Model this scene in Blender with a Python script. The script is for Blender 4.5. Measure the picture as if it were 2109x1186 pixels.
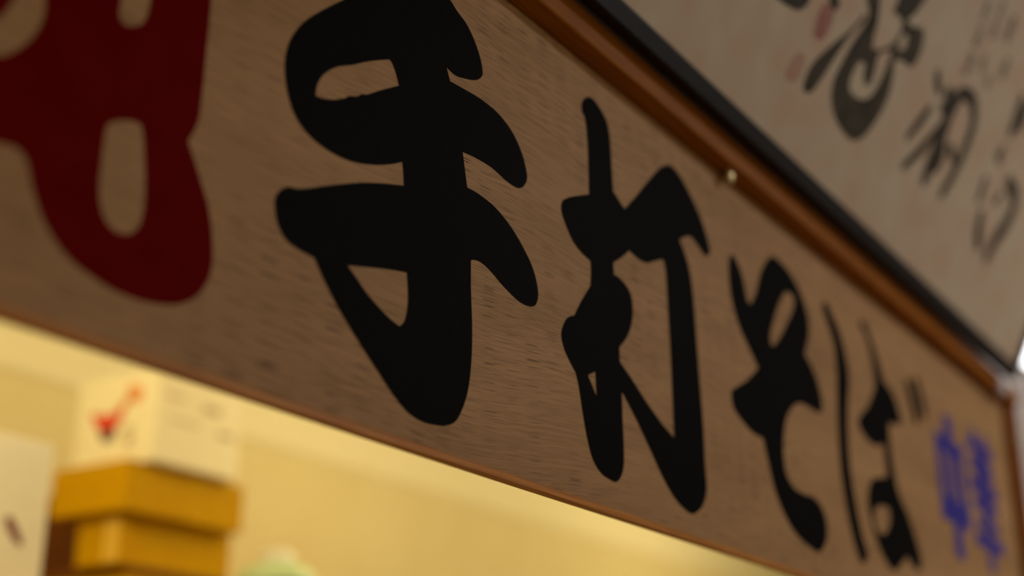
import bpy, bmesh, math, random
from mathutils import Matrix, Vector

# ---------------------------------------------------------------- scene, camera, light
for o in list(bpy.data.objects):
    bpy.data.objects.remove(o, do_unlink=True)
SC = bpy.context.scene
COL = SC.collection
SC.view_settings.view_transform = 'Standard'
SC.view_settings.look = 'None'
SC.view_settings.gamma = 1.0
SC.view_settings.use_curve_mapping = False
SC.view_settings.exposure = 0.0

# X runs along the signboard, Y into the kitchen, Z up; eye level is z = 0, the floor z = -1.5
cam_data = bpy.data.cameras.new('camera')
cam_data.sensor_width = 36.0
cam_data.lens = 50.0
cam_data.clip_start = 0.02
cam_data.dof.use_dof = True
cam_data.dof.focus_distance = 1.19
cam_data.dof.aperture_fstop = 1.9
cam = bpy.data.objects.new('camera', cam_data)
COL.objects.link(cam)
ROT = Matrix(((0.53985, -0.28406, -0.79239), (-0.84176, -0.18217, -0.50818), (0.0, 0.94134, -0.33746)))
cam.matrix_world = Matrix.Translation((0.0, -0.6173, 0.0)) @ ROT.to_4x4()
SC.camera = cam

world = bpy.data.worlds.new('evening_street')
SC.world = world
world.use_nodes = True
bg = world.node_tree.nodes['Background']
bg.inputs[0].default_value = (1.0, 0.85, 0.66, 1)
bg.inputs[1].default_value = 0.30

# ---------------------------------------------------------------- materials
def mat(name, col, rough=0.5, spec=0.4, metal=0.0, var=0.0, scale=(8, 8, 8), bump=0.0, coat=0.0, col2=None, detail=4.0):
    m = bpy.data.materials.new(name)
    m.use_nodes = True
    nt = m.node_tree
    b = nt.nodes['Principled BSDF']
    b.inputs['Roughness'].default_value = rough
    b.inputs['Specular IOR Level'].default_value = spec
    b.inputs['Metallic'].default_value = metal
    b.inputs['Coat Weight'].default_value = coat
    tc = nt.nodes.new('ShaderNodeTexCoord')
    mp = nt.nodes.new('ShaderNodeMapping')
    mp.inputs['Scale'].default_value = scale
    nz = nt.nodes.new('ShaderNodeTexNoise')
    nz.inputs['Detail'].default_value = detail
    nt.links.new(tc.outputs['Object'], mp.inputs[0])
    nt.links.new(mp.outputs[0], nz.inputs['Vector'])
    rp = nt.nodes.new('ShaderNodeValToRGB')
    c2 = col2 if col2 else tuple(c * (1 - var) for c in col)
    rp.color_ramp.elements[0].position = 0.3
    rp.color_ramp.elements[1].position = 0.7
    rp.color_ramp.elements[0].color = (*c2, 1)
    rp.color_ramp.elements[1].color = (*col, 1)
    nt.links.new(nz.outputs[0], rp.inputs[0])
    nt.links.new(rp.outputs[0], b.inputs['Base Color'])
    if bump:
        bp = nt.nodes.new('ShaderNodeBump')
        bp.inputs['Strength'].default_value = bump
        bp.inputs['Distance'].default_value = 0.002
        nt.links.new(nz.outputs[0], bp.inputs['Height'])
        nt.links.new(bp.outputs[0], b.inputs['Normal'])
    return m

def glow(name, col, strength):
    m = bpy.data.materials.new(name)
    m.use_nodes = True
    b = m.node_tree.nodes['Principled BSDF']
    b.inputs['Base Color'].default_value = (0.9, 0.9, 0.88, 1)
    b.inputs['Emission Color'].default_value = (*col, 1)
    b.inputs['Emission Strength'].default_value = strength
    return m

def veneer():
    """Pale ply face: soft figure along the board plus short dark open pores."""
    m = bpy.data.materials.new('board_veneer')
    m.use_nodes = True
    nt = m.node_tree
    N, L = nt.nodes.new, nt.links.new
    b = nt.nodes['Principled BSDF']
    b.inputs['Roughness'].default_value = 0.6
    b.inputs['Specular IOR Level'].default_value = 0.12
    tc = N('ShaderNodeTexCoord')
    # slow wandering of the grain
    wn = N('ShaderNodeTexNoise'); wn.inputs['Scale'].default_value = 2.5; wn.inputs['Detail'].default_value = 1.0
    L(tc.outputs['Object'], wn.inputs['Vector'])
    ws = N('ShaderNodeVectorMath'); ws.operation = 'SUBTRACT'; ws.inputs[1].default_value = (0.5, 0.5, 0.5)
    L(wn.outputs['Color'], ws.inputs[0])
    wm = N('ShaderNodeVectorMath'); wm.operation = 'MULTIPLY'; wm.inputs[1].default_value = (0.0, 0.0, 0.05)
    L(ws.outputs[0], wm.inputs[0])
    add = N('ShaderNodeVectorMath'); add.operation = 'ADD'
    L(tc.outputs['Object'], add.inputs[0]); L(wm.outputs[0], add.inputs[1])
    rot = N('ShaderNodeMapping'); rot.inputs['Rotation'].default_value = (0, math.radians(2.5), 0)
    L(add.outputs[0], rot.inputs[0])

    def stretched(sx, sz, detail, rough=0.5):
        mp = N('ShaderNodeMapping'); mp.inputs['Scale'].default_value = (sx, 1, sz)
        L(rot.outputs[0], mp.inputs[0])
        nz = N('ShaderNodeTexNoise'); nz.inputs['Scale'].default_value = 1.0
        nz.inputs['Detail'].default_value = detail; nz.inputs['Roughness'].default_value = rough
        L(mp.outputs[0], nz.inputs['Vector'])
        return nz.outputs[0]

    def ramp(src, p0, p1, c0, c1):
        r = N('ShaderNodeValToRGB')
        r.color_ramp.elements[0].position = p0; r.color_ramp.elements[1].position = p1
        r.color_ramp.elements[0].color = (*c0, 1); r.color_ramp.elements[1].color = (*c1, 1)
        L(src, r.inputs[0])
        return r.outputs[0]

    base = ramp(stretched(2.2, 16, 4), 0.3, 0.72, (0.40, 0.218, 0.086), (0.52, 0.296, 0.126))
    fine = ramp(stretched(14, 420, 3), 0.35, 0.65, (0.86, 0.85, 0.83), (1.06, 1.06, 1.06))
    mul = N('ShaderNodeMix'); mul.data_type = 'RGBA'; mul.blend_type = 'MULTIPLY'; mul.inputs[0].default_value = 1.0
    L(base, mul.inputs[6]); L(fine, mul.inputs[7])
    pores = ramp(stretched(30, 1250, 0.0), 0.63, 0.68, (0, 0, 0), (1, 1, 1))
    zone = ramp(stretched(4, 9, 1.0), 0.36, 0.62, (0.2, 0.2, 0.2), (1, 1, 1))
    pm = N('ShaderNodeMath'); pm.operation = 'MULTIPLY'
    L(pores, pm.inputs[0]); L(zone, pm.inputs[1])
    pk = N('ShaderNodeMath'); pk.operation = 'MULTIPLY'; pk.inputs[1].default_value = 0.8
    L(pm.outputs[0], pk.inputs[0])
    mx = N('ShaderNodeMix'); mx.data_type = 'RGBA'
    L(pk.outputs[0], mx.inputs[0]); L(mul.outputs[2], mx.inputs[6])
    mx.inputs[7].default_value = (0.07, 0.030, 0.015, 1)
    L(mx.outputs[2], b.inputs['Base Color'])
    bp = N('ShaderNodeBump'); bp.inputs['Strength'].default_value = 0.25; bp.inputs['Distance'].default_value = 0.0004
    bp.invert = True
    L(pm.outputs[0], bp.inputs['Height']); L(bp.outputs[0], b.inputs['Normal'])
    return m

M = {}
M['veneer'] = veneer()
M['rail'] = mat('varnished_rail', (0.37, 0.125, 0.010), 0.5, 0.06, col2=(0.25, 0.068, 0.004), scale=(3, 60, 60), bump=0.1)
M['lipping'] = mat('lipping_wood_glow', (0.66, 0.27, 0.045), 0.45, 0.15, col2=(0.45, 0.15, 0.02), scale=(3, 90, 90), bump=0.1)  # orange wood, lightened to stand for the warm glow from below
M['black_paint'] = mat('black_paint', (0.0070, 0.0062, 0.0055), 0.6, 0.012, var=0.2, scale=(30, 30, 30))
M['red_paint'] = mat('red_paint', (0.150, 0.0004, 0.0005), 0.6, 0.01, var=0.12, scale=(6, 6, 6))
M['blue_paint'] = mat('blue_paint', (0.035, 0.028, 0.30), 0.5, 0.2, var=0.2, scale=(20, 20, 20))
M['black_frame'] = mat('black_lacquer', (0.013, 0.012, 0.013), 0.4, 0.14, var=0.2, scale=(4, 40, 40))
M['paper'] = mat('calligraphy_paper', (0.59, 0.49, 0.345), 0.6, 0.15, col2=(0.57, 0.40, 0.27), scale=(3.2, 3.2, 3.2), detail=1.0)
M['ink'] = mat('sumi_ink', (0.036, 0.030, 0.016), 0.6, 0.08, col2=(0.085, 0.066, 0.042), scale=(7, 7, 7), detail=1.0)
M['ink_dark'] = mat('sumi_ink_dense', (0.035, 0.030, 0.020), 0.6, 0.08, col2=(0.070, 0.056, 0.038), scale=(12, 12, 12))
M['ink_thin'] = mat('sumi_ink_thin', (0.12, 0.092, 0.060), 0.6, 0.1, col2=(0.075, 0.06, 0.042), scale=(20, 20, 20))
M['seal_red'] = mat('vermilion_seal', (0.30, 0.075, 0.050), 0.5, 0.2, col2=(0.42, 0.20, 0.13), scale=(22, 22, 22))
M['seal_pale'] = mat('vermilion_seal_pale', (0.45, 0.235, 0.155), 0.5, 0.2, col2=(0.47, 0.30, 0.205), scale=(22, 22, 22))
M['brass'] = mat('brass', (0.80, 0.62, 0.30), 0.35, 0.5, metal=0.6, var=0.2, scale=(60, 60, 60))
M['white_metal'] = mat('white_metal', (0.85, 0.82, 0.85), 0.3, 0.5, var=0.1, scale=(40, 40, 40))
M['plaster'] = mat('plaster', (0.58, 0.52, 0.46), 0.8, 0.2, var=0.08, scale=(5, 5, 5), bump=0.1)
M['frieze'] = mat('pale_cream_frieze', (0.84, 0.80, 0.62), 0.7, 0.2, var=0.03, scale=(1.2, 1.2, 1.2))
M['kitchen_wall'] = mat('cream_wall', (0.74, 0.66, 0.42), 0.7, 0.2, col2=(0.72, 0.63, 0.39), scale=(1.2, 1.2, 1.2))
M['kitchen_ceiling'] = mat('cream_ceiling', (0.84, 0.78, 0.60), 0.7, 0.2, var=0.04, scale=(1, 1, 1))
M['ceiling'] = mat('dim_ceiling', (0.45, 0.38, 0.30), 0.8, 0.2, var=0.1)
M['floor'] = mat('floor_tiles', (0.22, 0.16, 0.11), 0.5, 0.3, var=0.3, scale=(3, 3, 3))
M['shelf'] = mat('shelf_wood', (0.45, 0.28, 0.12), 0.5, 0.3, var=0.25, scale=(2, 30, 30))
M['carton_yellow'] = mat('yellow_carton', (0.58, 0.335, 0.001), 0.6, 0.04, col2=(0.54, 0.29, 0.001), scale=(5, 5, 5))
M['carton_shade'] = mat('shade_carton', (0.22, 0.075, 0.010), 0.7, 0.2, var=0.2, scale=(5, 5, 5))  # dark brown that stands for the shade around the stack
M['carton_white'] = mat('white_carton', (0.90, 0.84, 0.66), 0.55, 0.3, var=0.03, scale=(5, 5, 5))
M['carton_paper'] = mat('white_paper_box', (0.88, 0.84, 0.76), 0.55, 0.3, var=0.03, scale=(5, 5, 5))
M['tape'] = mat('carton_tape', (0.78, 0.50, 0.06), 0.3, 0.5, var=0.05)
M['print_red'] = mat('print_red', (0.72, 0.06, 0.025), 0.5, 0.2, var=0.1)
M['print_dark'] = mat('print_dark', (0.07, 0.035, 0.06), 0.5, 0.2, var=0.1)
M['print_orange'] = mat('print_orange', (0.85, 0.33, 0.10), 0.5, 0.2, var=0.1)
M['print_grey'] = mat('print_grey', (0.55, 0.45, 0.33), 0.5, 0.2, var=0.1)
M['print_maroon'] = mat('print_maroon', (0.20, 0.030, 0.045), 0.5, 0.2, var=0.1)
M['green_lid'] = mat('pale_green_plastic', (0.66, 0.90, 0.60), 0.3, 0.5, var=0.06)
M['white_plastic'] = mat('white_plastic', (0.92, 0.92, 0.90), 0.25, 0.5, var=0.03)
M['cord'] = mat('black_cord', (0.02, 0.02, 0.02), 0.5, 0.3, var=0.1)
M['bulb'] = glow('warm_bulb', (1.0, 0.72, 0.30), 40)
M['globe'] = glow('white_globe', (0.92, 0.95, 1.0), 3.5)
M['tube'] = glow('fill_tube_glow', (0.80, 0.88, 1.0), 9)  # for the added, unseen ceiling fitting

# ---------------------------------------------------------------- helpers
def tag(o, label=None, cat=None, group=None, kind=None):
    if label: o['label'] = label
    if cat: o['category'] = cat
    if group: o['group'] = group
    if kind: o['kind'] = kind
    return o

def link(name, mesh, material, parent=None):
    o = bpy.data.objects.new(name, mesh)
    COL.objects.link(o)
    if material is not None:
        mesh.materials.clear(); mesh.materials.append(material)
    if parent is not None:
        o.parent = parent
    return o

def empty(name, loc, mx=None):
    o = bpy.data.objects.new(name, None)
    COL.objects.link(o)
    o.empty_display_size = 0.05
    o.matrix_world = mx if mx is not None else Matrix.Translation(loc)
    return o

def box_mesh(name, lo, hi, bevel=0.0, seg=2):
    bm = bmesh.new()
    bmesh.ops.create_cube(bm, size=1.0)
    s = [hi[i] - lo[i] for i in range(3)]
    c = [(hi[i] + lo[i]) / 2 for i in range(3)]
    bmesh.ops.scale(bm, vec=s, verts=bm.verts)
    bmesh.ops.translate(bm, vec=c, verts=bm.verts)
    if bevel:
        bmesh.ops.bevel(bm, geom=bm.edges[:], offset=bevel, segments=seg, affect='EDGES', profile=0.5)
    me = bpy.data.meshes.new(name)
    bm.to_mesh(me); bm.free()
    return me

def box(name, lo, hi, material, parent=None, bevel=0.0, seg=2):
    return link(name, box_mesh(name, lo, hi, bevel, seg), M[material], parent)

def prism_mesh(name, pts, axis, a, b):
    """Outline in the plane across `axis`, run from a to b along it."""
    def p3(p, t):
        return {'x': (t, p[0], p[1]), 'y': (p[0], t, p[1]), 'z': (p[0], p[1], t)}[axis]
    n = len(pts)
    vs = [p3(p, a) for p in pts] + [p3(p, b) for p in pts]
    fs = [tuple(range(n)), tuple(range(2 * n - 1, n - 1, -1))]
    fs += [(i, i + n, (i + 1) % n + n, (i + 1) % n) for i in range(n)]
    me = bpy.data.meshes.new(name)
    me.from_pydata(vs, [], fs)
    bm = bmesh.new(); bm.from_mesh(me)
    bmesh.ops.recalc_face_normals(bm, faces=bm.faces)
    bm.to_mesh(me); bm.free()
    return me

def lathe_mesh(name, prof, n=32, mx=None):
    vs, fs = [], []
    for r, z in prof:
        for k in range(n):
            a = 2 * math.pi * k / n
            vs.append(Vector((r * math.cos(a), r * math.sin(a), z)))
    for i in range(len(prof) - 1):
        for k in range(n):
            fs.append((i * n + k, i * n + (k + 1) % n, (i + 1) * n + (k + 1) % n, (i + 1) * n + k))
    if mx is not None:
        vs = [mx @ v for v in vs]
    me = bpy.data.meshes.new(name)
    me.from_pydata([tuple(v) for v in vs], [], fs)
    bm = bmesh.new(); bm.from_mesh(me)
    bmesh.ops.remove_doubles(bm, verts=bm.verts, dist=1e-6)
    bmesh.ops.recalc_face_normals(bm, faces=bm.faces)
    bm.to_mesh(me); bm.free()
    for p in me.polygons: p.use_smooth = True
    return me

def spline(loop, steps=6):
    """Closed Catmull-Rom curve through the points; a third value of 1 marks a sharp corner."""
    n = len(loop)
    P = [Vector((p[0], p[1])) / 1000.0 for p in loop]
    corner = [len(p) > 2 for p in loop]
    out = []
    for i in range(n):
        j = (i + 1) % n
        p1, p2 = P[i], P[j]
        p0 = P[i - 1] if not corner[i] else p1 * 2 - p2 if corner[j] else p1 + (p1 - p2) * 0.5
        p3 = P[(j + 1) % n] if not corner[j] else p2 * 2 - p1 if corner[i] else p2 + (p2 - p1) * 0.5
        t0 = 0.0
        t1 = t0 + max((p1 - p0).length, 1e-5) ** 0.5
        t2 = t1 + max((p2 - p1).length, 1e-5) ** 0.5
        t3 = t2 + max((p3 - p2).length, 1e-5) ** 0.5
        for s in range(steps):
            t = t1 + (t2 - t1) * s / steps
            a1 = p0 * ((t1 - t) / (t1 - t0)) + p1 * ((t - t0) / (t1 - t0))
            a2 = p1 * ((t2 - t) / (t2 - t1)) + p2 * ((t - t1) / (t2 - t1))
            a3 = p2 * ((t3 - t) / (t3 - t2)) + p3 * ((t - t2) / (t3 - t2))
            b1 = a1 * ((t2 - t) / (t2 - t0)) + a2 * ((t - t0) / (t2 - t0))
            b2 = a2 * ((t3 - t) / (t3 - t1)) + a3 * ((t - t1) / (t3 - t1))
            out.append(b1 * ((t2 - t) / (t2 - t1)) + b2 * ((t - t1) / (t2 - t1)))
    return out

def glyph_mesh(name, loops, thick, steps=6):
    """Filled outline with holes as a thin slab: local x across, z up, front towards -y."""
    cu = bpy.data.curves.new(name, 'CURVE')
    cu.dimensions = '2D'
    cu.fill_mode = 'BOTH'
    cu.extrude = thick / 2
    for lp in loops:
        pts = spline(lp, steps)
        sp = cu.splines.new('POLY')
        sp.points.add(len(pts) - 1)
        for k, p in enumerate(pts):
            sp.points[k].co = (p.x, p.y, 0, 1)
        sp.use_cyclic_u = True
    ob = bpy.data.objects.new(name, cu)
    COL.objects.link(ob)
    dg = bpy.context.evaluated_depsgraph_get()
    me = bpy.data.meshes.new_from_object(ob.evaluated_get(dg))
    bpy.data.objects.remove(ob); bpy.data.curves.remove(cu)
    me.transform(Matrix(((1, 0, 0, 0), (0, 0, -1, -thick / 2), (0, 1, 0, 0), (0, 0, 0, 1))))
    return me

def stroke_outline(pts, width):
    """Brush stroke outline (mm) round a polyline, swelling in the middle, round at both ends."""
    P = [Vector((p[0], p[1])) for p in pts]
    fine = []
    for i in range(len(P) - 1):
        p0 = P[i - 1] if i else P[0] * 2 - P[1]
        p3 = P[i + 2] if i + 2 < len(P) else P[-1] * 2 - P[-2]
        for s in range(4):
            t = s / 4
            fine.append(0.5 * ((2 * P[i]) + (P[i + 1] - p0) * t + (2 * p0 - 5 * P[i] + 4 * P[i + 1] - p3) * t * t + (3 * P[i] - p0 - 3 * P[i + 1] + p3) * t ** 3))
    fine.append(P[-1])
    n = len(fine)
    left, right = [], []
    for i, p in enumerate(fine):
        d = (fine[min(i + 1, n - 1)] - fine[max(i - 1, 0)]).normalized()
        w = width / 2 * (0.55 + 0.45 * math.sin(math.pi * (0.12 + 0.8 * i / (n - 1))))
        nrm = Vector((-d.y, d.x)) * w
        left.append(p + nrm); right.append(p - nrm)
    d0 = (fine[1] - fine[0]).normalized() * width * 0.22
    d1 = (fine[-1] - fine[-2]).normalized() * width * 0.22
    return [tuple(p) for p in left + [fine[-1] + d1] + right[::-1] + [fine[0] - d0]]

def strokes_mesh(name, strokes, thick, flat=False):
    bm = bmesh.new()
    for k, (pts, w) in enumerate(strokes):
        lp = [stroke_outline(pts, w)]
        me = glyph_mesh('tmp', lp, thick + 0.00004 * k, 2)
        bm.from_mesh(me)
        bpy.data.meshes.remove(me)
    me = bpy.data.meshes.new(name)
    bm.to_mesh(me); bm.free()
    return me

def bars_mesh(name, bars, thick):
    """Straight bold strokes given as quads (mm), for the squared lettering."""
    bm = bmesh.new()
    for k, q in enumerate(bars):
        me = glyph_mesh('tmp', [[(*p, 1) for p in q]], thick + 0.00004 * k, 1)
        bm.from_mesh(me)
        bpy.data.meshes.remove(me)
    me = bpy.data.meshes.new(name)
    bm.to_mesh(me); bm.free()
    return me

# ---------------------------------------------------------------- lettering outlines, millimetres on their own sheet
RED = [[(587.5,530.4),(589.5,501.5),(589.1,464.7),(588.4,428.6),(586.8,409.8),(579.8,393.5,1),(591.3,374.6),(602.1,354.8),(607.8,333.4),(608.4,313.7),(599.5,296.4),(585.9,286.0),(568.3,280.6),(545.2,278.1),(518.8,281.2),(496.5,288.4),(479.1,302.3),(468.4,319.0),(461.9,334.3),(455.5,338.9),(442.7,337.6),(424.5,332.6),(406.6,349.5),(397.4,388.9),(400.3,429.4),(428.0,483.1),(486.4,535.0),(558.6,559.6)],
  [(514.7,377.8),(519.1,382.2),(535.8,389.2),(540.7,388.6),(546.3,367.2),(549.2,336.0),(545.7,322.1),(537.6,315.6),(527.5,314.4),(518.0,321.9),(513.7,335.7),(513.2,354.3)],
  [(514.9,463.5),(515.2,451.7),(519.5,448.7),(526.5,450.8),(533.9,456.5),(537.1,464.3),(538.6,475.6),(538.7,496.9),(526.4,502.8),(516.3,492.0)],
  [(460.7,435.9),(460.7,423.1),(455.6,409.5),(447.1,397.6),(435.3,387.5),(421.2,385.4),(415.1,394.5),(432.0,410.4),(439.1,424.9),(444.6,438.9),(454.1,445.4)]]
HAND = [[(724.3,570.1),(754.3,597.6),(797.4,626.3),(837.4,643.1),(863.7,641.1),(874.7,635.7),(888.8,630.3),(900.2,621.0),(909.5,609.1),(913.8,598.7),(914.2,592.3),(906.8,584.2),(886.9,576.7),(873.3,573.8),(860.1,575.7,1),(865.7,564.4,1),(882.1,565.8),(915.3,567.8),(941.9,565.0),(962.8,556.6),(978.1,542.7),(985.8,527.6),(986.7,520.8),(981.2,511.7),(973.1,506.8),(956.9,506.0),(930.3,510.0),(902.4,509.4),(885.4,507.4,1),(892.7,477.5,1),(909.1,477.9),(936.6,474.3),(962.0,464.3),(980.1,452.5),(994.8,439.5),(1002.8,424.9),(1004.3,414.8),(999.7,405.2),(988.9,401.2),(972.5,401.3),(947.5,408.1),(926.7,415.8),(913.5,418.1),(903.5,416.8),(899.3,414.8,1),(899.7,391.7),(902.1,357.6),(901.5,329.0),(897.1,303.8),(889.8,287.3),(880.9,275.4),(868.7,269.3),(854.0,266.6),(836.5,265.8),(819.4,269.0),(802.7,277.2),(783.1,290.5),(758.4,308.0),(734.7,326.4),(716.0,344.4),(706.9,355.0,1),(688.8,356.0),(677.0,358.5),(668.5,365.6),(664.2,375.7),(663.7,385.5),(669.7,393.7),(676.2,397.9),(683.2,399.1),(692.4,402.5),(718.7,414.7),(756.9,431.1),(783.8,440.3),(807.0,447.3,1),(806.0,456.0),(804.3,466.5,1),(789.4,458.7),(767.2,449.7),(740.8,442.7),(715.6,441.3),(694.9,444.5),(680.3,452.2),(671.7,463.0),(666.2,478.2),(665.1,493.5),(668.2,507.1),(674.1,518.8),(684.3,532.7),(701.7,550.0)],
  [(698.6,477.8,1),(700.1,487.3),(705.4,497.2),(719.5,510.5),(738.4,521.2),(757.9,533.3),(783.0,546.7,1),(786.5,546.1),(792.9,538.3),(797.1,529.8,1),(772.8,514.8),(755.3,503.4),(751.8,502.5),(746.8,498.5),(735.4,493.5),(732.7,491.1),(719.1,483.6),(708.8,479.9)],
  [(742.5,360.8,1),(760.7,365.5),(790.1,372.8),(813.7,377.5,1),(815.4,366.2),(815.9,351.9),(812.2,338.0),(806.4,332.2,1),(797.3,333.9),(780.6,339.7),(764.1,347.3),(753.5,354.2)]]
STRIKE = [[(1089.3,641.0),(1098.7,651.0),(1110.5,654.5),(1125.1,650.1),(1138.6,641.1),(1144.0,626.5),(1146.3,598.5),(1148.2,568.5,1),(1158.0,563.6),(1171.9,557.5,1),(1192.7,576.2),(1223.5,605.6),(1247.3,627.7),(1265.4,641.3),(1284.5,647.5),(1306.7,642.5),(1333.1,627.2),(1356.1,608.3),(1370.3,587.9),(1374.3,578.1),(1365.8,569.5),(1356.9,568.9),(1342.6,574.1),(1326.0,578.9),(1309.9,573.7),(1296.2,565.5,1),(1308.1,554.2),(1317.8,537.7),(1323.4,515.4),(1325.8,490.6),(1327.6,460.9),(1330.6,420.1),(1334.4,365.7),(1334.6,323.5),(1335.9,302.7),(1327.1,285.0),(1313.4,274.8),(1299.4,269.6),(1281.9,271.7),(1258.9,280.0),(1235.9,295.8),(1209.4,319.7),(1183.3,342.6),(1161.7,359.3),(1155.2,364.0,1),(1155.2,338.4),(1156.2,313.3),(1155.0,291.7),(1148.7,280.0),(1140.0,273.9),(1128.0,274.0),(1111.0,277.4),(1097.1,287.1),(1088.1,303.5),(1080.9,324.4),(1073.9,349.5),(1069.0,360.6,1),(1058.9,368.5),(1048.9,378.4),(1044.1,389.6),(1047.7,399.8),(1055.7,409.4),(1068.0,415.2,1),(1080.1,431.4),(1099.0,453.4,1),(1100.5,467.5),(1100.0,478.6,1),(1084.0,481.3),(1068.4,487.4),(1054.9,499.8),(1046.9,512.1),(1048.9,521.1),(1058.8,528.6),(1077.1,537.3),(1099.7,547.1,1),(1099.6,570.3),(1098.8,600.3),(1094.1,626.7),(1089.0,631.7)],
  [(1090.3,363.9,1),(1104.9,370.8,1),(1106.7,346.3,1)],
  [(1178.7,515.2,1),(1188.8,513.3),(1201.2,512.1),(1217.2,514.0),(1235.0,521.6),(1254.3,529.7,1),(1258.8,522.9),(1262.0,472.4),(1263.8,427.7),(1264.3,380.9),(1264.7,340.7,1),(1240.1,349.0),(1207.9,363.6),(1176.7,380.7),(1152.9,392.3,1),(1152.7,406.8,1),(1168.1,420.8),(1178.0,434.9),(1183.1,452.4),(1179.9,467.7),(1168.8,475.8),(1153.1,479.1),(1145.7,479.1,1),(1144.8,491.2,1),(1160.7,501.1),(1173.3,510.4)]]
SO = [[(1434.6,594.2),(1449.3,588.3),(1463.7,571.9),(1471.8,549.6),(1480.9,545.0,1),(1499.3,565.0),(1514.7,591.3),(1536.1,616.3),(1560.3,631.7),(1587.4,632.4),(1622.6,624.7),(1652.0,606.6),(1667.9,584.8),(1668.6,562.0),(1647.5,528.2,1),(1668.3,516.8),(1689.3,495.8),(1696.3,471.4),(1687.3,460.2),(1657.4,459.2),(1620.2,457.7),(1596.8,449.0),(1572.9,429.8),(1558.0,402.6),(1554.0,378.0),(1558.7,359.0),(1578.7,345.8),(1608.7,343.1),(1640.2,344.3),(1667.6,336.6),(1680.0,321.4),(1678.2,300.5),(1661.3,284.5),(1646.4,278.4),(1615.6,281.1),(1573.7,291.6),(1542.7,310.0),(1521.1,332.3),(1506.1,362.3),(1494.6,387.8,1),(1465.9,388.7),(1436.4,396.9),(1415.0,408.1),(1413.3,423.7),(1429.3,433.4),(1457.9,447.7),(1493.6,471.6,1),(1471.6,487.7),(1443.3,510.6),(1427.4,536.5),(1423.2,563.0),(1425.4,581.0)],
  [(1601.2,597.4),(1622.4,595.9),(1620.4,584.2),(1591.2,551.6),(1555.3,518.8),(1539.1,510.8),(1536.2,520.4),(1556.2,553.1),(1579.0,581.1)]]
BA = [[(1739.4,624.6),(1758.8,614.0),(1785.5,593.8),(1801.7,566.3),(1807.8,535.6),(1796.4,501.7),(1786.2,460.9),(1783.1,415.1),(1792.3,364.6),(1809.0,323.0),(1822.6,299.3),(1810.3,286.9),(1795.6,286.6),(1774.4,310.7),(1758.0,347.9),(1747.1,393.6),(1747.9,445.6),(1755.2,500.2),(1761.1,540.0),(1755.8,574.1),(1734.3,599.5),(1725.0,614.6)],
  [(1880.1,638.4),(1895.6,636.2),(1926.1,610.8),(1948.0,582.8),(1956.7,567.8,1),(1996.4,556.3),(2016.7,535.2),(2021.0,519.2),(2003.6,511.8),(1964.7,507.1,1),(1960.7,473.2),(1969.0,434.4),(1980.6,407.8),(2010.6,384.8),(2039.5,352.9),(2055.9,322.6),(2044.3,307.0),(2013.6,309.3),(1991.5,320.0,1),(1956.0,301.9),(1935.6,292.3),(1907.3,295.6),(1872.6,317.0),(1848.7,351.1),(1843.7,377.1),(1861.6,402.9),(1898.2,415.2),(1932.1,421.4,1),(1931.9,443.4),(1930.6,469.3,1),(1898.8,460.0),(1853.5,463.5),(1830.2,478.2),(1838.2,487.7),(1877.1,512.2),(1915.9,549.7,1),(1912.6,581.9),(1896.6,615.3),(1874.2,630.2)],
  [(1900.0,376.5),(1928.9,375.5),(1929.8,360.1),(1901.9,338.5),(1877.7,336.6),(1861.7,349.5),(1868.9,365.8)],
  [(2065.7,596.0),(2084.9,598.3),(2104.9,571.6),(2111.9,540.3),(2093.3,533.2),(2076.7,555.3)],
  [(2107.1,609.9),(2124.3,611.8),(2146.1,588.8),(2153.6,558.6),(2137.0,551.8),(2122.5,574.8)]]
BIG = [[(1565.3,256.9),(1583.1,247.9),(1582.8,231.5),(1570.2,201.3),(1561.6,172.6),(1555.9,144.1),(1563.6,124.9),(1579.6,112.3),(1607.8,103.1),(1643.6,99.9),(1667.6,103.9),(1688.4,117.8),(1704.2,142.4),(1715.5,171.2),(1716.5,195.8),(1708.0,218.0),(1697.3,233.6,1),(1718.4,241.3),(1742.0,244.3),(1754.7,248.1),(1763.9,265.7),(1763.5,286.3),(1752.6,300.6),(1736.6,299.7),(1716.2,290.1,1),(1694.7,290.0),(1707.1,303.7),(1718.8,324.5),(1725.9,343.8),(1721.0,354.5),(1649.0,318.7),(1648.6,294.0),(1646.3,278.9),(1661.1,281.7),(1677.1,281.6),(1685.9,273.0),(1680.1,253.3),(1665.0,237.2),(1643.7,224.0),(1626.2,217.0,1),(1618.9,229.2),(1616.4,245.9),(1609.4,260.5),(1587.3,284.6),(1555.9,275.8)],
  [(1605.4,188.9),(1619.9,193.3),(1628.8,179.4),(1642.4,172.9),(1652.9,176.5),(1656.1,191.4),(1650.9,211.0),(1649.7,219.8),(1667.1,231.2),(1679.1,238.7),(1681.4,220.8),(1678.1,194.0),(1670.3,172.1),(1654.6,157.5),(1628.9,150.0),(1604.6,151.2),(1598.0,162.5),(1599.3,175.3)],
  [(1697.9,271.1),(1711.6,273.6),(1716.1,264.2),(1707.7,251.8),(1696.1,249.3),(1692.3,258.9)]]
DASH = [[(1575.2,242.1),(1560.8,221.1),(1539.7,195.9),(1512.4,164.2),(1491.4,135.9),(1486.4,117.0),(1489.1,103.4),(1500.9,100.7),(1512.5,107.3),(1522.7,124.4),(1533.8,149.9),(1545.8,179.4),(1560.9,211.1),(1577.9,236.6)]]
BLOB = [[(1344.1,161.1),(1365.4,159.4),(1394.4,164.2),(1414.8,169.7),(1429.3,182.3),(1431.7,191.7),(1423.4,212.9),(1343.0,178.7)]]
SEAL_A = [[(1466.5,203.5),(1485.7,209.0),(1499.2,205.1),(1499.8,183.2),(1489.5,166.1),(1470.4,164.3),(1463.9,178.5)]]
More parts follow.
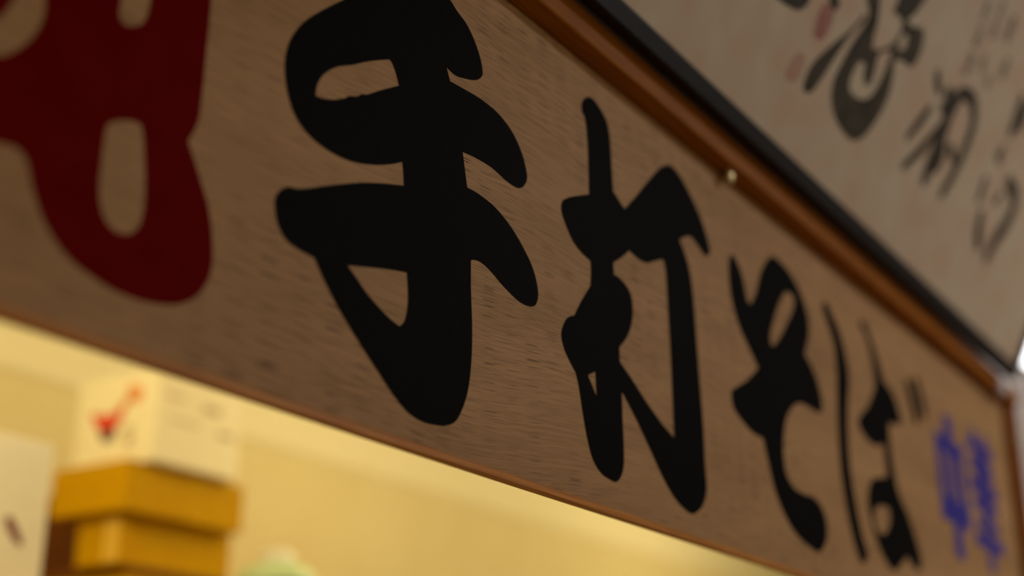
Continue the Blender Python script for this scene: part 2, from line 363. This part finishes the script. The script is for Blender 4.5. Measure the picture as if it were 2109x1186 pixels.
SEAL_B = [[(1452.3,134.3),(1472.0,133.0),(1470.8,103.1),(1441.4,95.3),(1439.0,110.0)]]
TICK = [[(1472.2,216.6),(1496.0,226.3),(1504.3,219.2),(1500.4,210.9),(1482.7,208.8)]]
CHAR_B = [([(1836.0,278.5),(1850.8,267.0),(1871.0,259.0)],18.1),([(1892.1,269.6),(1910.5,265.9),(1896.1,244.5)],29.0),([(1857.4,231.3),(1839.5,202.1),(1817.0,167.7)],17.7),([(1915.6,231.0),(1883.0,182.0),(1836.5,130.2)],18.3),([(1940.8,288.9),(1926.4,249.3),(1927.7,211.2),(1922.2,166.7),(1922.4,140.7)],35.0),([(1939.9,204.4),(1933.3,167.1)],49.2),([(1942.9,291.3),(1987.7,298.6),(2021.0,276.5),(2025.4,234.2),(2013.6,181.7),(1998.1,146.7)],26.6),([(1965.1,214.4),(2000.6,204.6)],18.4)]
CHAR_C = [([(2145.3,230.2),(2145.6,208.6),(2148.4,189.7)],20.3),([(2175.3,180.8),(2189.3,154.5),(2217.5,132.7)],29.4),([(2239.8,260.4),(2296.1,249.7),(2301.2,212.9),(2275.7,166.7),(2261.0,127.3)],33.8),([(2231.1,233.1),(2216.8,210.8)],16.0)]
CHAR_D = [([(2177.8,383.4),(2185.9,352.7),(2179.3,319.2)],33.8),([(2212.7,385.3),(2215.4,338.9)],21.7)]
CHAR_E = [([(2171.6,294.1),(2170.0,271.5)],20.9),([(2153.2,273.4),(2184.8,271.3)],14.1)]
SMALL = [(1927.6,414.6,20.4,20.1),(1931.8,375.7,21.8,18.4),(1933.4,332.6,24.8,18.7),(1977.1,442.4,19.5,17.3),(1978.7,409.5,19.4,16.4),(1979.7,354.8,19.3,15.7),(2035.8,437.8,28.8,23.8),(2067.5,384.2,27.4,19.3),(2022.6,343.2,16.5,11.7)]

# ---------------------------------------------------------------- the setting
FLOOR, CEIL, KCEIL, KBACK = -1.5, 1.75, 1.35, 1.95
tag(box('floor', (-2.5, -3.2, FLOOR - 0.1), (7.0, KBACK + 0.1, FLOOR), 'floor'), 'dark floor', kind='structure')
tag(box('ceiling', (-2.5, -3.2, CEIL), (7.0, 0.11, CEIL + 0.1), 'ceiling'), 'dim ceiling above the front room', kind='structure')
tag(box('ceiling', (-0.5, 0.11, KCEIL), (6.9, KBACK, KCEIL + 0.08), 'kitchen_ceiling'), 'cream kitchen ceiling', kind='structure')
tag(box('wall_back', (-0.5, KBACK, FLOOR), (6.9, KBACK + 0.1, KCEIL + 0.08), 'kitchen_wall'), 'cream kitchen wall lit by warm lamps', kind='structure')
tag(box('trim_1', (-0.4, KBACK - 0.006, 0.893), (6.9, KBACK, KCEIL), 'frieze', bevel=0.002), 'paler frieze board along the top of the kitchen wall', kind='structure')
wf = prism_mesh('wall_front', [(-2.5, CEIL), (-2.5, FLOOR), (-0.4, FLOOR), (-0.4, 0.305), (2.86, 0.305), (2.86, FLOOR), (6.9, FLOOR), (6.9, CEIL)], 'y', 0.0095, 0.11)
tag(link('wall_front', wf, M['plaster']), 'plaster wall with a wide pass-through opening below the signboard', kind='structure')
tag(box('wall_left', (-0.5, 0.11, FLOOR), (-0.4, KBACK, KCEIL), 'kitchen_wall'), 'kitchen side wall', kind='structure')
tag(box('wall_right', (6.9, -3.2, FLOOR), (7.0, KBACK, CEIL), 'plaster'), 'plaster end wall', kind='structure')

# ---------------------------------------------------------------- the signboard
ZT, ZB, XR, XL = 0.6888, 0.2400, 2.645, 0.05
sign = tag(empty('signboard', (1.35, 0.009, ZB)), 'long wooden signboard with big brushed black characters and a brown top rail', 'sign')
def spart(name, mesh, material, label=None):
    mesh.transform(Matrix.Translation((-1.35, -0.009, -ZB)))
    o = link(name, mesh, M[material], sign)
    if label: o['label'] = label
    return o
spart('panel', box_mesh('panel', (XL, 0.0, ZB + 0.004), (XR, 0.009, ZT - 0.0022)), 'veneer', 'pale plywood face with open grain')
top = prism_mesh('top_rail', [(0.009, ZT), (-0.0225, ZT), (-0.024, ZT + 0.0015), (-0.024, ZT + 0.032), (-0.022, ZT + 0.034), (0.009, ZT + 0.034)], 'x', XL - 0.03, XR + 0.032)
spart('top_rail', top, 'rail')
side = prism_mesh('side_rail', [(XR, 0.009), (XR, -0.0175), (XR + 0.0015, -0.019), (XR + 0.0285, -0.019), (XR + 0.03, -0.0175), (XR + 0.03, 0.009)], 'z', ZB, ZT)
spart('side_rail', side, 'rail')
side = prism_mesh('side_rail', [(XL, 0.009), (XL, -0.0175), (XL - 0.0015, -0.019), (XL - 0.0285, -0.019), (XL - 0.03, -0.0175), (XL - 0.03, 0.009)], 'z', ZB, ZT)
spart('side_rail', side, 'rail')
bot = prism_mesh('bottom_strip', [(0.0035, ZB), (-0.0030, ZB), (-0.0040, ZB + 0.001), (-0.0040, ZB + 0.0055), (-0.0030, ZB + 0.0068), (0.0035, ZB + 0.0068)], 'x', XL, XR)
spart('bottom_strip', bot, 'lipping', 'thin orange-brown lipping along the lower edge, lightened for the warm glow')

TH = 0.0006
spart('painted_character', glyph_mesh('character_red', RED, TH), 'red_paint', 'huge red brushed character')
spart('painted_character', glyph_mesh('character_te', HAND, TH), 'black_paint', 'big black character 手')
spart('painted_character', glyph_mesh('character_uchi', STRIKE, TH), 'black_paint', 'black character 打')
spart('painted_character', glyph_mesh('character_so', SO, TH), 'black_paint', 'black character そ')
spart('painted_character', glyph_mesh('character_ba', BA, TH), 'black_paint', 'black character ば')

def H(x0, x1, z, w): return [(x0, z - w / 2), (x1, z - w / 2), (x1, z + w / 2), (x0, z + w / 2)]
def V(x, z0, z1, w): return [(x - w / 2, z0), (x + w / 2, z0), (x + w / 2, z1), (x - w / 2, z1)]
naka = [V(2266, 352, 582, 44), V(2206, 412, 544, 36), V(2326, 412, 544, 36), H(2188, 2344, 532, 24), H(2188, 2344, 426, 40)]
spart('painted_character', bars_mesh('character_naka', naka, TH), 'blue_paint', 'blue character 中')
ka = [H(2374, 2530, 566, 19), V(2420, 546, 594, 26), V(2484, 546, 594, 26), H(2386, 2518, 531, 18), H(2370, 2534, 494, 19),
      V(2416, 460, 552, 24), V(2490, 460, 552, 24), H(2384, 2520, 462, 18), H(2390, 2514, 431, 18), H(2366, 2538, 402, 22), V(2452, 356, 552, 34)]
spart('painted_character', bars_mesh('character_ka', ka, TH), 'blue_paint', 'blue character 華')

# small fittings on the board
cm = lathe_mesh('brass_hook', [(0.0, 0.0), (0.0035, 0.0), (0.0035, 0.010), (0.0065, 0.011), (0.0075, 0.013), (0.006, 0.0155), (0.0, 0.0165)], 20,
                Matrix.Translation((1.414, 0.0, 0.683)) @ Matrix.Diagonal((1.0, 1.0, 1.5, 1.0)) @ Matrix.Rotation(math.pi / 2, 4, 'X'))
spart('brass_hook', cm, 'brass', 'small pale brass stud at the top of the board')
cap = lathe_mesh('screw_cap', [(0.0, 0.0), (0.017, 0.0), (0.017, 0.005), (0.0155, 0.009), (0.010, 0.012), (0.0, 0.013)], 24,
                 Matrix.Translation((2.548, -0.024, 0.695)) @ Matrix.Rotation(math.pi / 2, 4, 'X'))
spart('screw_cap', cap, 'white_metal', 'white domed screw cap at the end of the rail')
pl = box_mesh('fixing_plate', (2.648, -0.0215, 0.610), (2.673, -0.0192, 0.628), 0.0008, 1)
spart('fixing_plate', pl, 'brass')

# ---------------------------------------------------------------- the framed calligraphy leaning out above the board
TILT = math.radians(25)
UP = Vector((0, -math.sin(TILT), math.cos(TILT)))
OUT = Vector((0, -math.cos(TILT), -math.sin(TILT)))
PX0, PX1, PH = 0.62, 2.597, 0.70
pmx = Matrix(((1, 0, 0, 0), (0, -OUT.y, UP.y, -0.0262), (0, -OUT.z, UP.z, 0.7236), (0, 0, 0, 1)))   # local y runs into the wall
pic = tag(empty('framed_calligraphy', (0, 0, 0), pmx), 'black-framed sheet of ink calligraphy with red seals leaning out above the wooden signboard', 'picture')
def ppart(name, mesh, material, label=None):
    o = link(name, mesh, M[material], pic)
    if label: o['label'] = label
    return o
FW, FT = 0.024, 0.020
def moulding(along, a, b, at, sgn):
    # section: outer edge, raised ridge, bevel down to the sheet
    sec = [(0, 0), (0, -FT + 0.002), (0.002, -FT), (0.010, -FT), (0.0115, -FT + 0.003), (0.021, -FT + 0.003), (FW, -FT + 0.006), (FW, 0)]
    if along == 'x':
        return prism_mesh('frame_rail', [(y, at + sgn * s) for s, y in sec], 'x', a, b)
    return prism_mesh('frame_rail', [(at + sgn * s, y) for s, y in sec], 'z', a, b)
ppart('frame_rail', moulding('x', PX0, PX1, 0.0, 1), 'black_frame')
ppart('frame_rail', moulding('x', PX0, PX1, PH, -1), 'black_frame')
ppart('frame_rail', moulding('z', FW, PH - FW, PX0, 1), 'black_frame')
ppart('frame_rail', moulding('z', FW, PH - FW, PX1, -1), 'black_frame')
ppart('paper_sheet', box_mesh('paper_sheet', (PX0 + 0.01, -0.013, 0.01), (PX1 - 0.01, -0.004, PH - 0.01)), 'paper', 'warm grey mottled paper')
def ink(name, me, material, label):
    me.transform(Matrix.Translation((0, -0.0131, 0)))
    return ppart(name, me, material, label)
IT = 0.0003
ink('ink_character', glyph_mesh('ink_big', BIG, IT), 'ink', 'large looping brushed character')
ink('ink_stroke', glyph_mesh('ink_dash', DASH, IT), 'ink', 'long slanting brush stroke')
ink('ink_stroke', glyph_mesh('ink_blob', BLOB, IT), 'ink_dark', 'dense stroke end')
ink('ink_stroke', glyph_mesh('ink_tick', TICK, IT), 'ink_dark', 'small ink mark above the seal')
ink('ink_character', strokes_mesh('ink_b', CHAR_B, IT), 'ink_dark', 'running-hand character')
ink('ink_character', strokes_mesh('ink_c', CHAR_C, IT), 'ink_dark', 'running-hand character near the lower corner')
ink('ink_character', strokes_mesh('ink_d', CHAR_D, IT), 'ink_dark', 'slanting brushed character')
ink('ink_character', strokes_mesh('ink_e', CHAR_E, IT), 'ink_thin', 'faint small brushed character')
ink('red_seal', glyph_mesh('seal_a', SEAL_A, IT), 'seal_red', 'dark red seal')
ink('red_seal', glyph_mesh('seal_b', SEAL_B, IT), 'seal_pale', 'pale red seal')
random.seed(5)
for (x, z, w, h) in SMALL:
    h *= 1.6
    st = []
    for k in range(4):
        zz = z + h * (0.42 - 0.28 * k) + random.uniform(-1, 1)
        st.append(([(x - w * random.uniform(.3, .5), zz - 1.0), (x, zz + random.uniform(-1, 1)), (x + w * random.uniform(.3, .5), zz + 1.0)], h * 0.15))
    st.append(([(x + random.uniform(-.1, .1) * w, z + h * .5), (x, z), (x + random.uniform(-.2, .2) * w, z - h * .5)], w * 0.26))
    ink('ink_letter', strokes_mesh('ink_letter', st, IT), 'ink_thin', None)

# ---------------------------------------------------------------- kitchen shelf and what stands on it
SH = 0.27
shelf = tag(empty('wall_shelf', (2.2, KBACK, SH)), 'wooden wall shelf on brackets carrying the cartons', 'shelf')
def local(root, mesh, name, material, label=None):
    mesh.transform(root.matrix_world.inverted())
    o = link(name, mesh, M[material], root)
    if label: o['label'] = label
    return o
bpy.context.view_layer.update()
local(shelf, box_mesh('shelf_board', (0.9, 1.22, SH - 0.025), (3.1, KBACK - 0.001, SH), 0.002), 'shelf_board', 'shelf')
for x in (1.2, 2.0, 2.8):
    local(shelf, prism_mesh('bracket', [(KBACK - 0.001, SH - 0.026), (1.35, SH - 0.026), (1.35, SH - 0.05), (KBACK - 0.03, SH - 0.3), (KBACK - 0.001, SH - 0.3)], 'x', x - 0.012, x + 0.012), 'bracket', 'shelf')

def carton(name, lo, hi, material, label, cat='box', group=None, lip=0.0):
    root = tag(empty(name, ((lo[0] + hi[0]) / 2, (lo[1] + hi[1]) / 2, lo[2])), label, cat, group)
    bpy.context.view_layer.update()
    local(root, box_mesh('body', lo, (hi[0], hi[1], hi[2] - 0.0035), 0.002), 'body', material)
    xm = (lo[0] + hi[0]) / 2
    local(root, box_mesh('flap', (lo[0] + 0.001, lo[1] + 0.001, hi[2] - 0.0035), (xm - 0.001, hi[1] - 0.001, hi[2]), 0.0008, 1), 'flap', material)
    local(root, box_mesh('flap', (xm + 0.001, lo[1] + 0.001, hi[2] - 0.0035), (hi[0] - 0.001, hi[1] - 0.001, hi[2]), 0.0008, 1), 'flap', material)
    return root

c_low = carton('yellow_carton', (1.886, 1.458, SH), (2.213, 1.70, 0.4015), 'carton_yellow', 'yellow cardboard carton on the shelf, lowest of its stack')
filler = tag(box('shade_filler', (1.876, 1.452, 0.402), (2.150, 1.66, 0.4135), 'carton_shade', bevel=0.002), 'added flat dark brown tray pressed between two yellow cartons', 'filler')  # dark slab set where only shade falls between the cartons
c_mid = carton('yellow_carton', (1.856, 1.449, 0.414), (2.1515, 1.569, 0.5075), 'carton_yellow', 'narrower yellow carton in the middle of the stack')
c_top = carton('yellow_carton', (1.826, 1.413, 0.508), (2.143, 1.62, 0.6035), 'carton_yellow', 'yellow carton under the white printed box')
c_white = carton('printed_carton', (1.864, 1.388, 0.604), (2.094, 1.615, 0.7905), 'carton_white', 'white carton printed with a red bowl, topmost of the stack')
local(c_mid, box_mesh('packing_tape', (1.8554, 1.452, 0.418), (1.856, 1.492, 0.50)), 'packing_tape', 'tape')

def side_print(name, loop, material, label=None):          # lies on the carton's end face, which looks along -x
    me = glyph_mesh(name, [loop], 0.0006, 4)
    me.transform(Matrix(((0, 1, 0, 1.864), (-1, 0, 0, 0), (0, 0, 1, 0), (0, 0, 0, 1))))
    return local(c_white, me, name, material, label)
# loops are (-y, z) in millimetres
side_print('bowl_print', [(-1574, 722, 1), (-1550, 714), (-1524, 712), (-1500, 714), (-1474, 722, 1), (-1486, 696), (-1504, 680), (-1540, 680), (-1560, 696)], 'print_red', 'red bowl motif')
side_print('bowl_foot_print', [(-1544, 680, 1), (-1498, 680, 1), (-1502, 662), (-1514, 655), (-1536, 662)], 'print_dark', 'dark foot of the bowl motif')
side_print('spark_print', [(-1472, 760), (-1446, 760), (-1430, 742), (-1442, 724), (-1466, 734)], 'print_orange', 'orange motif')
side_print('stem_print', [(-1502, 722, 1), (-1464, 746, 1), (-1458, 736, 1), (-1486, 712, 1)], 'print_orange')
side_print('caption_print', [(-1482, 680, 1), (-1448, 680, 1), (-1448, 670, 1), (-1482, 670, 1)], 'print_grey')
side_print('caption_print', [(-1470, 664, 1), (-1448, 664, 1), (-1448, 640, 1), (-1470, 640, 1)], 'print_grey')
for (x0, x1, z0, z1) in ((1.885, 1.935, 0.735, 0.741), (1.985, 2.035, 0.724, 0.740), (2.030, 2.075, 0.682, 0.694), (1.90, 1.98, 0.690, 0.695)):
    local(c_white, box_mesh('front_print', (x0, 1.3874, z0), (x1, 1.388, z1)), 'front_print', 'print_grey')

carton('shade_carton', (1.70, 1.71, SH), (2.25, 1.93, 0.575), 'carton_shade', 'dark brown carton added for the shade behind the yellow stack')  # dark body added where shade falls left of the middle carton
wb = carton('white_box', (1.13, 1.30, SH), (1.561, 1.58, 0.561), 'carton_paper', 'white paper box with a slanting maroon mark on its front')
mk = glyph_mesh('maroon_mark', [[(1478, 424), (1489, 428), (1504, 412), (1517, 390), (1516, 384), (1504, 388), (1488, 404)]], 0.0006, 4)
mk.transform(Matrix.Translation((0, 1.30, 0)))
local(wb, mk, 'maroon_mark', 'print_maroon', 'maroon slanting mark')

can = tag(empty('lidded_canister', (2.16, 1.325, SH)), 'pale green round canister with a modelled white knob beside the yellow cartons', 'canister')
link('body', lathe_mesh('body', [(0, 0), (0.070, 0), (0.073, 0.004), (0.073, 0.125), (0.0, 0.126)]), M['white_plastic'], can)
lid = link('lid', lathe_mesh('lid', [(0, 0.125), (0.076, 0.125), (0.078, 0.129), (0.077, 0.146), (0.068, 0.158), (0.045, 0.166), (0, 0.168)]), M['green_lid'], can)
link('highlight', lathe_mesh('highlight', [(0.0, 0.160), (0.026, 0.160), (0.030, 0.168), (0.035, 0.176), (0.035, 0.186), (0.026, 0.196), (0, 0.200)], 24), M['white_plastic'], lid)  # white highlight of the lid, built as a raised form

# ---------------------------------------------------------------- lamps
def pendant(x, y, z, watts, col, label):
    root = tag(empty('pendant_lamp', (x, y, KCEIL)), label, 'lamp', 'warm bulbs under the kitchen ceiling')
    d = z - KCEIL
    link('ceiling_rose', lathe_mesh('ceiling_rose', [(0, -0.001), (0.04, -0.001), (0.04, -0.012), (0.012, -0.022), (0, -0.022)]), M['white_plastic'], root)
    link('socket', lathe_mesh('socket', [(0, -0.02), (0.016, -0.02), (0.018, d + 0.035), (0, d + 0.035)]), M['cord'], root)
    link('bulb', lathe_mesh('bulb', [(0, d + 0.034), (0.013, d + 0.034), (0.015, d + 0.022), (0.028, d), (0.030, d - 0.012), (0.022, d - 0.030), (0, d - 0.037)]), M['bulb'], root)
    li = bpy.data.lights.new('bulb_light', 'POINT')
    li.energy = watts; li.color = col; li.shadow_soft_size = 0.05
    lo = bpy.data.objects.new('bulb_light', li); COL.objects.link(lo)
    lo.parent = root; lo.location = (0, 0, d - 0.09)
    return root
WARM = (1.0, 0.80, 0.38)
pendant(0.95, 1.10, 1.05, 18, WARM, 'warm bare bulb under the kitchen ceiling in front of the cartons')
pendant(2.9, 0.75, 1.05, 20, WARM, 'warm bare bulb under the kitchen ceiling past the cartons')
pendant(4.9, 0.90, 1.05, 20, WARM, 'warm bare bulb at the far end of the kitchen ceiling')

globe = tag(empty('wall_globe', (2.755, -0.050, 0.815)), 'small glowing white globe lamp on the wall past the picture corner', 'lamp')
link('globe', lathe_mesh('globe', [(0.038 * math.sin(math.pi * k / 16), -0.038 * math.cos(math.pi * k / 16)) for k in range(17)]), M['globe'], globe)
link('mount', lathe_mesh('mount', [(0, 0.030), (0.014, 0.030), (0.014, 0.047), (0.028, 0.050), (0.028, 0.0585), (0, 0.0585)], 24, Matrix.Rotation(-math.pi / 2, 4, 'X')), M['white_plastic'], globe)

# unseen fitting added on the front-room ceiling to light the board
fit = tag(empty('fill_tube', (3.1, -2.0, CEIL)), 'added tube fitting, out of view, lighting the board from the front room ceiling', 'lamp')
link('housing', prism_mesh('housing', [(-0.05, -0.001), (0.05, -0.001), (0.03, -0.05), (-0.03, -0.05)], 'x', -0.62, 0.62), M['white_plastic'], fit)
link('tube', lathe_mesh('tube', [(0, -0.6), (0.014, -0.6), (0.014, 0.6), (0, 0.6)], 16, Matrix.Translation((0, 0, -0.075)) @ Matrix.Rotation(math.pi / 2, 4, 'Y')), M['tube'], fit)
for s in (-0.6, 0.6):
    link('end_cap', box_mesh('end_cap', (s - 0.012, -0.016, -0.095), (s + 0.012, 0.016, -0.049), 0.002), M['white_plastic'], fit)
li = bpy.data.lights.new('fill_tube_area', 'AREA')
li.shape = 'RECTANGLE'; li.size = 1.2; li.size_y = 0.04; li.energy = 41; li.color = (0.98, 0.94, 0.95)
lo = bpy.data.objects.new('fill_tube_area', li); COL.objects.link(lo)
lo.parent = fit; lo.location = (0, 0, -0.10)
